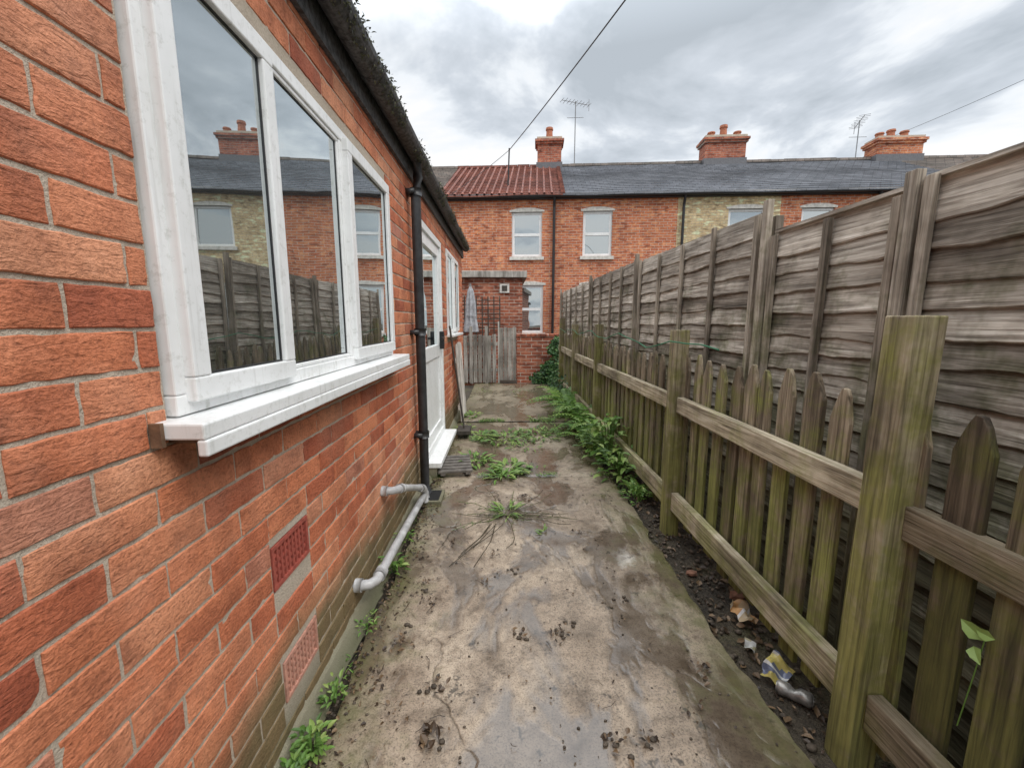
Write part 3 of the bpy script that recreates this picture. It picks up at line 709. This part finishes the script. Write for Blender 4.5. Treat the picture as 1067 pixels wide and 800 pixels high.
weed((.99,3.7,0),170,.2,.12,.06,stems=.40); weed((.95,3.3,0),90,.15,.09,.045,stems=.22); weed((.92,4.05,0),90,.17,.09,.045,stems=.26); weed((1.0,2.9,-.02),50,.12,.05,.025,stems=.1)
weed((.02,4.5,0),120,.27,.11,.028); weed((.38,4.6,0),100,.26,.10,.03); weed((-.25,4.55,0),70,.16,.10,.025); weed((.05,3.52,0),70,.14,.11,.035); weed((-.02,3.35,0),40,.10,.11,.03); weed((-.28,3.75,0),80,.15,.09,.03)
weed((.62,4.7,0),60,.18,.08,.02); weed((.3,3.45,0),14,.10,.06,.015); weed((-.45,5.6,0),50,.12,.1,.03); weed((-.5,4.9,0),30,.1,.08,.02); weed((.2,4.2,0),40,.2,.07,.018); weed((.5,5.3,0),50,.22,.07,.02)
weed((.02,2.66,0),38,.07,.12,.014); weed((.24,2.38,0),10,.025,.05,.015)
weed((-.585,2.02,0),46,.05,.055,.022,stems=.05); weed((-.60,2.30,0),24,.05,.04,.016,stems=.04); weed((-.585,1.08,.0),80,.05,.03,.015,stems=.06); weed((-.59,1.26,0),50,.045,.025,.012,stems=.04); weed((-.60,.98,0),60,.045,.03,.015,stems=.05); weed((-.59,1.6,0),30,.05,.022,.010,stems=.02)
mb=MB()
for i in range(26):
    a=U(0,6.28); L=U(.15,.5); p=Vector((.0,2.62,.01)); pts=[p]
    for k in range(6):
        a+=U(-.35,.35); p=p+Vector((math.cos(a)*L/6,math.sin(a)*L/6,U(-.006,.014))); p.z=max(.008,p.z); pts.append(p)
    mb.tube(pts,.0022,4,0,R()); 
    for k in range(4): mb.leaf(pts[2+k],Vector((U(-1,1),U(-1,1),.2)),Vector((0,0,1)),.025,.008,0)
for i in range(5):
    p=Vector((-.05+U(-.05,.05),2.5,.01)); q=p+Vector((U(-.3,-.1),U(-.5,-.3),.0)); mb.tube([p,(p+q)/2+Vector((.03,0,.012)),q],.0025,4,0,.0)
mk('straggly_dead_weed',mb,[leafm('straw',(.05,.04,.02),(.14,.13,.06),(.12,.17,.05))])
mb=MB()
for i in range(50):
    x,y=(U(-.5,.85),U(.7,4.2)) if i%2 else (U(-.52,-.2),U(.9,2.6)); a=U(0,6.28); L=U(.02,.08); 
    p=Vector((x,y,.008)); q=p+Vector((math.cos(a),math.sin(a),0))*L; mb.tube([p,(p+q)/2+Vector((U(-.01,.01),U(-.01,.01),.003)),q],U(.0007,.0016),4,0,R()*.7)
mk('fallen_twigs',mb,[DEAD])
mb=MB()
def blade(x,y,h,z=0): 
    a=U(0,6.28); d=Vector((math.cos(a),math.sin(a),U(.6,2.5))); mb.leaf(Vector((x,y,z)),d,Vector((d.x*-1,d.y*-1,1)),h,.005+h*.03,0,None,.35)
for i in range(700): 
    x=U(-.6,.9)
    if noise.noise(Vector((x*4,1,1)))>.05: blade(x+U(-.02,.02),3.36+U(-.03,.03),U(.01,.04))
for i in range(1300):
    x=U(-.6,.9)
    if noise.noise(Vector((x*3,5,1)))>-.0: blade(x,5.31+U(-.06,.06),U(.015,.06))
for i in range(1000):
    y=U(2.6,8.0)
    if noise.noise(Vector((y*2,2,1)))>.05: blade(.95+U(-.05,.12),y,U(.02,.07),-.03)
for i in range(500):
    y=U(.8,3.3)
    if noise.noise(Vector((y*4,9,1)))>.1: blade(-.60+U(-.03,.03),y,U(.01,.03),-.01)
for i in range(1200):
    x=U(-1.2,1.); y=U(7,8.65)
    if noise.noise(Vector((x*2,y*2,1)))>.15: blade(x,y,U(.01,.05))
mk('grass_tufts',mb,[WEED])
def ivy(nm,fn,n,L=.05):
    mb=MB()
    for i in range(n):
        p,nr=fn(); mb.leaf(p,Vector((U(-.5,.5),U(-.5,.5),U(-1,.3)))+nr*.3,nr,L*U(.6,1.2),L*U(.6,1.),0,None,.1)
    mk(nm,mb,[IVY])
def f1():
    while 1:
        x=U(.45,1.15); z=U(0,1.0)
        if noise.noise(Vector((x*3,z*3,2)))*.6+ (x-.78)*1.6+ (.25-z)*.6>0: return Vector((x,8.62-U(0,.13),z)),Vector((0,-1,.3))
ivy('ivy',f1,900,.07)
def f2(): y=U(6.4,8.6); return Vector((1.05-U(0,.14),y,U(0,.45)*(R()))),Vector((-1,0,.4))
ivy('ivy',f2,600,.06)
mb=MB()
for (x,y,z,L) in ((1.065,.80,.60,.05),(1.06,.815,.575,.04),(1.06,.78,.62,.035)): mb.leaf(Vector((x,y,z)),Vector((-.2,U(-1,1),U(-.3,.5))),Vector((-1,-.3,.3)),L,L*.7,0,.8)
mb.tube([(1.075,.83,.35),(1.066,.81,.5),(1.065,.80,.62)],.0015,4)
mk('bramble_sprig',mb,[WEED])
mb=MB()
def flake(x,y,z,s): 
    mb.leaf(Vector((x,y,z+U(0,.006))),Vector((U(-1,1),U(-1,1),U(-.1,.35))),Vector((U(-.4,.4),U(-.4,.4),1)),s,s*U(.35,.8),0,None,U(-.5,.5))
for i in range(1700): flake(U(.9,1.28),U(.3,7.5),-.035,U(.012,.045))
for i in range(900): flake(-.59+abs(random.gauss(0,.07)),U(.6,3.3),-.002,U(.005,.022))
for i in range(420): flake(U(-.5,.9),U(.6,5),.004,U(.004,.017))
for cx,cy,n,s in ((-.24,1.12,16,.035),(.22,1.56,14,.022),(.08,1.55,8,.024),(.34,1.09,14,.028),(.455,1.10,12,.026),(-.24,1.31,10,.028),(-.06,2.15,14,.02),(-.35,1.75,25,.018),(-.42,1.5,30,.02),(-.3,2.3,20,.02),(.15,2.9,30,.025),(.45,2.4,14,.02),(.75,1.35,16,.025),(.62,1.2,8,.02),(-.1,1.9,12,.018),(-.4,1.9,30,.016),(-.38,1.2,20,.016)):
    for k in range(n): flake(cx+random.gauss(0,.026),cy+random.gauss(0,.024),.004+U(0,.012),s*U(.4,1.1))
mk('dead_leaves',mb,[DEAD])
import bmesh
def blob(mb,c,s,mat=0):
    bm=bmesh.new(); bmesh.ops.create_icosphere(bm,subdivisions=1,radius=1); o=Vector((R()*9,R()*9,0)); b=len(mb.v); r=R()
    for v in bm.verts:
        k=1+.45*noise.noise(v.co*1.2+o); mb.v.append((c[0]+v.co.x*s*k,c[1]+v.co.y*s*k*.8,c[2]+v.co.z*s*k*.55))
    for f in bm.faces: mb.f.append(tuple(b+v.index for v in f.verts)); mb.m.append(mat); mb.r.append(r)
    bm.free()
mb=MB()
for i in range(330): blob(mb,(U(.9,1.2),U(.4,4.5),-.03),U(.005,.018))
for i in range(260): blob(mb,(U(-.5,.85),U(.6,4.5),.004),U(.002,.006))
for i in range(220): blob(mb,(-.6+abs(random.gauss(0,.06)),U(.6,3.3),.0),U(.003,.010))
for cx,cy in ((.22,1.56),(.34,1.09),(-.24,1.12),(.08,1.55),(.46,1.11),(-.24,1.31),(.29,1.60),(.05,2.0),(.55,1.75),(-.4,1.85),(-.42,1.6)):
    for k in range(5): blob(mb,(cx+random.gauss(0,.02),cy+random.gauss(0,.015),.006),U(.005,.013))
mk('small_stones',mb,[simple('dirt_stone',(.09,.07,.05),.8,.6,.004,40)],smooth=True)
mb=MB(); blob(mb,(1.13,1.80,-.01),.045); blob(mb,(.99,2.0,-.02),.03); mk('broken_bricks',mb,[simple('brick_rubble',(.22,.11,.07),.9,.5,.004,30)])
def packet(name,loc,cols,s,rz=0):
    mb=MB(); n=12; b=len(mb.v)
    for i in range(n+1):
        for j in range(n+1):
            x=(i/n-.5)*s; y=(j/n-.5)*s*.75; q=Vector((x*26,y*26,loc[0]*9+loc[1])); mb.v.append((x+.014*noise.noise(q+Vector((5,0,0))),y+.014*noise.noise(q+Vector((0,5,0))),.03+.05*noise.noise(q)))
    for i in range(n):
        for j in range(n):
            mb.f.append((b+i*(n+1)+j,b+(i+1)*(n+1)+j,b+(i+1)*(n+1)+j+1,b+i*(n+1)+j+1)); mb.m.append(0 if (i+j//3)%9<4 else (2 if i%5==0 else 1)); mb.r.append(.5)
    o=mk(name,mb,[simple(name+'_a',cols[0],.3,.3),simple(name+'_b',cols[1],.3,.3),simple(name+'_c',(.6,.6,.58),.3,.3)]); o.location=loc; o.rotation_euler=(.15,-.25,rz)
packet('snack_packet',(1.03,1.36,-.02),((.50,.42,.13),(.13,.15,.22)),.11,.6)
packet('snack_packet',(1.06,1.66,-.01),((.45,.25,.10),(.42,.33,.20)),.11,2.1)
packet('snack_packet',(.99,1.48,-.025),((.5,.5,.48),(.35,.32,.2)),.05,1.1)
cn=empty('drink_can',(1.03,1.27,-.01),.9); mb=MB()
mb.tube([(0,-.056,0),(0,-.052,0),(0,-.046,0),(0,-.02,.003),(0,0,-.006),(.004,.02,.0),(0,.046,0),(0,.052,0),(0,.056,0)],[.016,.021,.025,.024,.018,.023,.025,.021,.017],16,0)
mk('can_body',mb,[simple('can_metal',(.28,.27,.25),.35,.6,0,30,.5)],cn,smooth=True)
# ------------------------------------------------------------ world
S=Vector((.50,-.42,.78)).normalized(); el=math.asin(S.z); az=math.atan2(S.x,S.y)
w=bpy.data.worlds.new('World'); sc.world=w; w.use_nodes=True; t=w.node_tree
for n in list(t.nodes): t.nodes.remove(n)
m=NT.__new__(NT); m.t=t; m.tc=t.nodes.new('ShaderNodeTexCoord'); m.obj=m.tc.outputs['Generated']
sky=m.n('TexSky',sky_type='NISHITA'); sky.sun_disc=False; sky.sun_elevation=el; sky.sun_rotation=az
o=m.sep(); dn=m.math('ADD',m.math('MAXIMUM',o['Z'],0.),.22)
cv=m.n('CombineXYZ',{'X':m.math('DIVIDE',o['X'],dn),'Y':m.math('DIVIDE',o['Y'],dn),'Z':3.1}).outputs[0]
n1=m.n('TexNoise',{'Vector':cv,'Scale':1.8,'Detail':6.,'Roughness':.56,'Distortion':.3}).outputs['Fac']; n2=m.noise(.55,2,.5,cv)
f=m.math('ADD',m.math('MULTIPLY',n1,.75),m.math('MULTIPLY',n2,.25))
cc=m.ramp(f,[(.38,(.50,.55,.60)),(.45,(.66,.71,.77)),(.50,(.90,.94,.98)),(.55,(1.0,1.0,1.0))])
skc=m.n('VectorMath',{0:sky.outputs[0],1:(.11,.11,.11)},operation='MULTIPLY').outputs[0]
mixc=m.mix(.93,skc,cc)
zb=m.n('MapRange',{'Value':o['Z'],'From Min':.5,'From Max':1.,'To Min':1.06,'To Max':3.8}).outputs[0]  # extra strength added to the mostly unseen upper sky to brighten the scene
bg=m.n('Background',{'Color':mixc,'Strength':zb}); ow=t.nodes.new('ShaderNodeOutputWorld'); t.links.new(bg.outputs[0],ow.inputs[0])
sl=bpy.data.lights.new('sun','SUN'); sl.energy=1.5; sl.angle=math.radians(25); sl.color=(1,.96,.90)
so=bpy.data.objects.new('sun',sl); sc.collection.objects.link(so); so.rotation_euler=S.to_track_quat('Z','Y').to_euler(); so.location=(3,-3,8)
# ------------------------------------------------------------ camera
cd=bpy.data.cameras.new('camera'); cam=bpy.data.objects.new('camera',cd); sc.collection.objects.link(cam)
cd.lens=430/1067*36; cd.sensor_width=36; cd.clip_start=.03; cd.clip_end=500
cam.location=(0,0,1.3); cam.rotation_euler=(math.radians(90-8.6),0,math.radians(-1.07)); sc.camera=cam
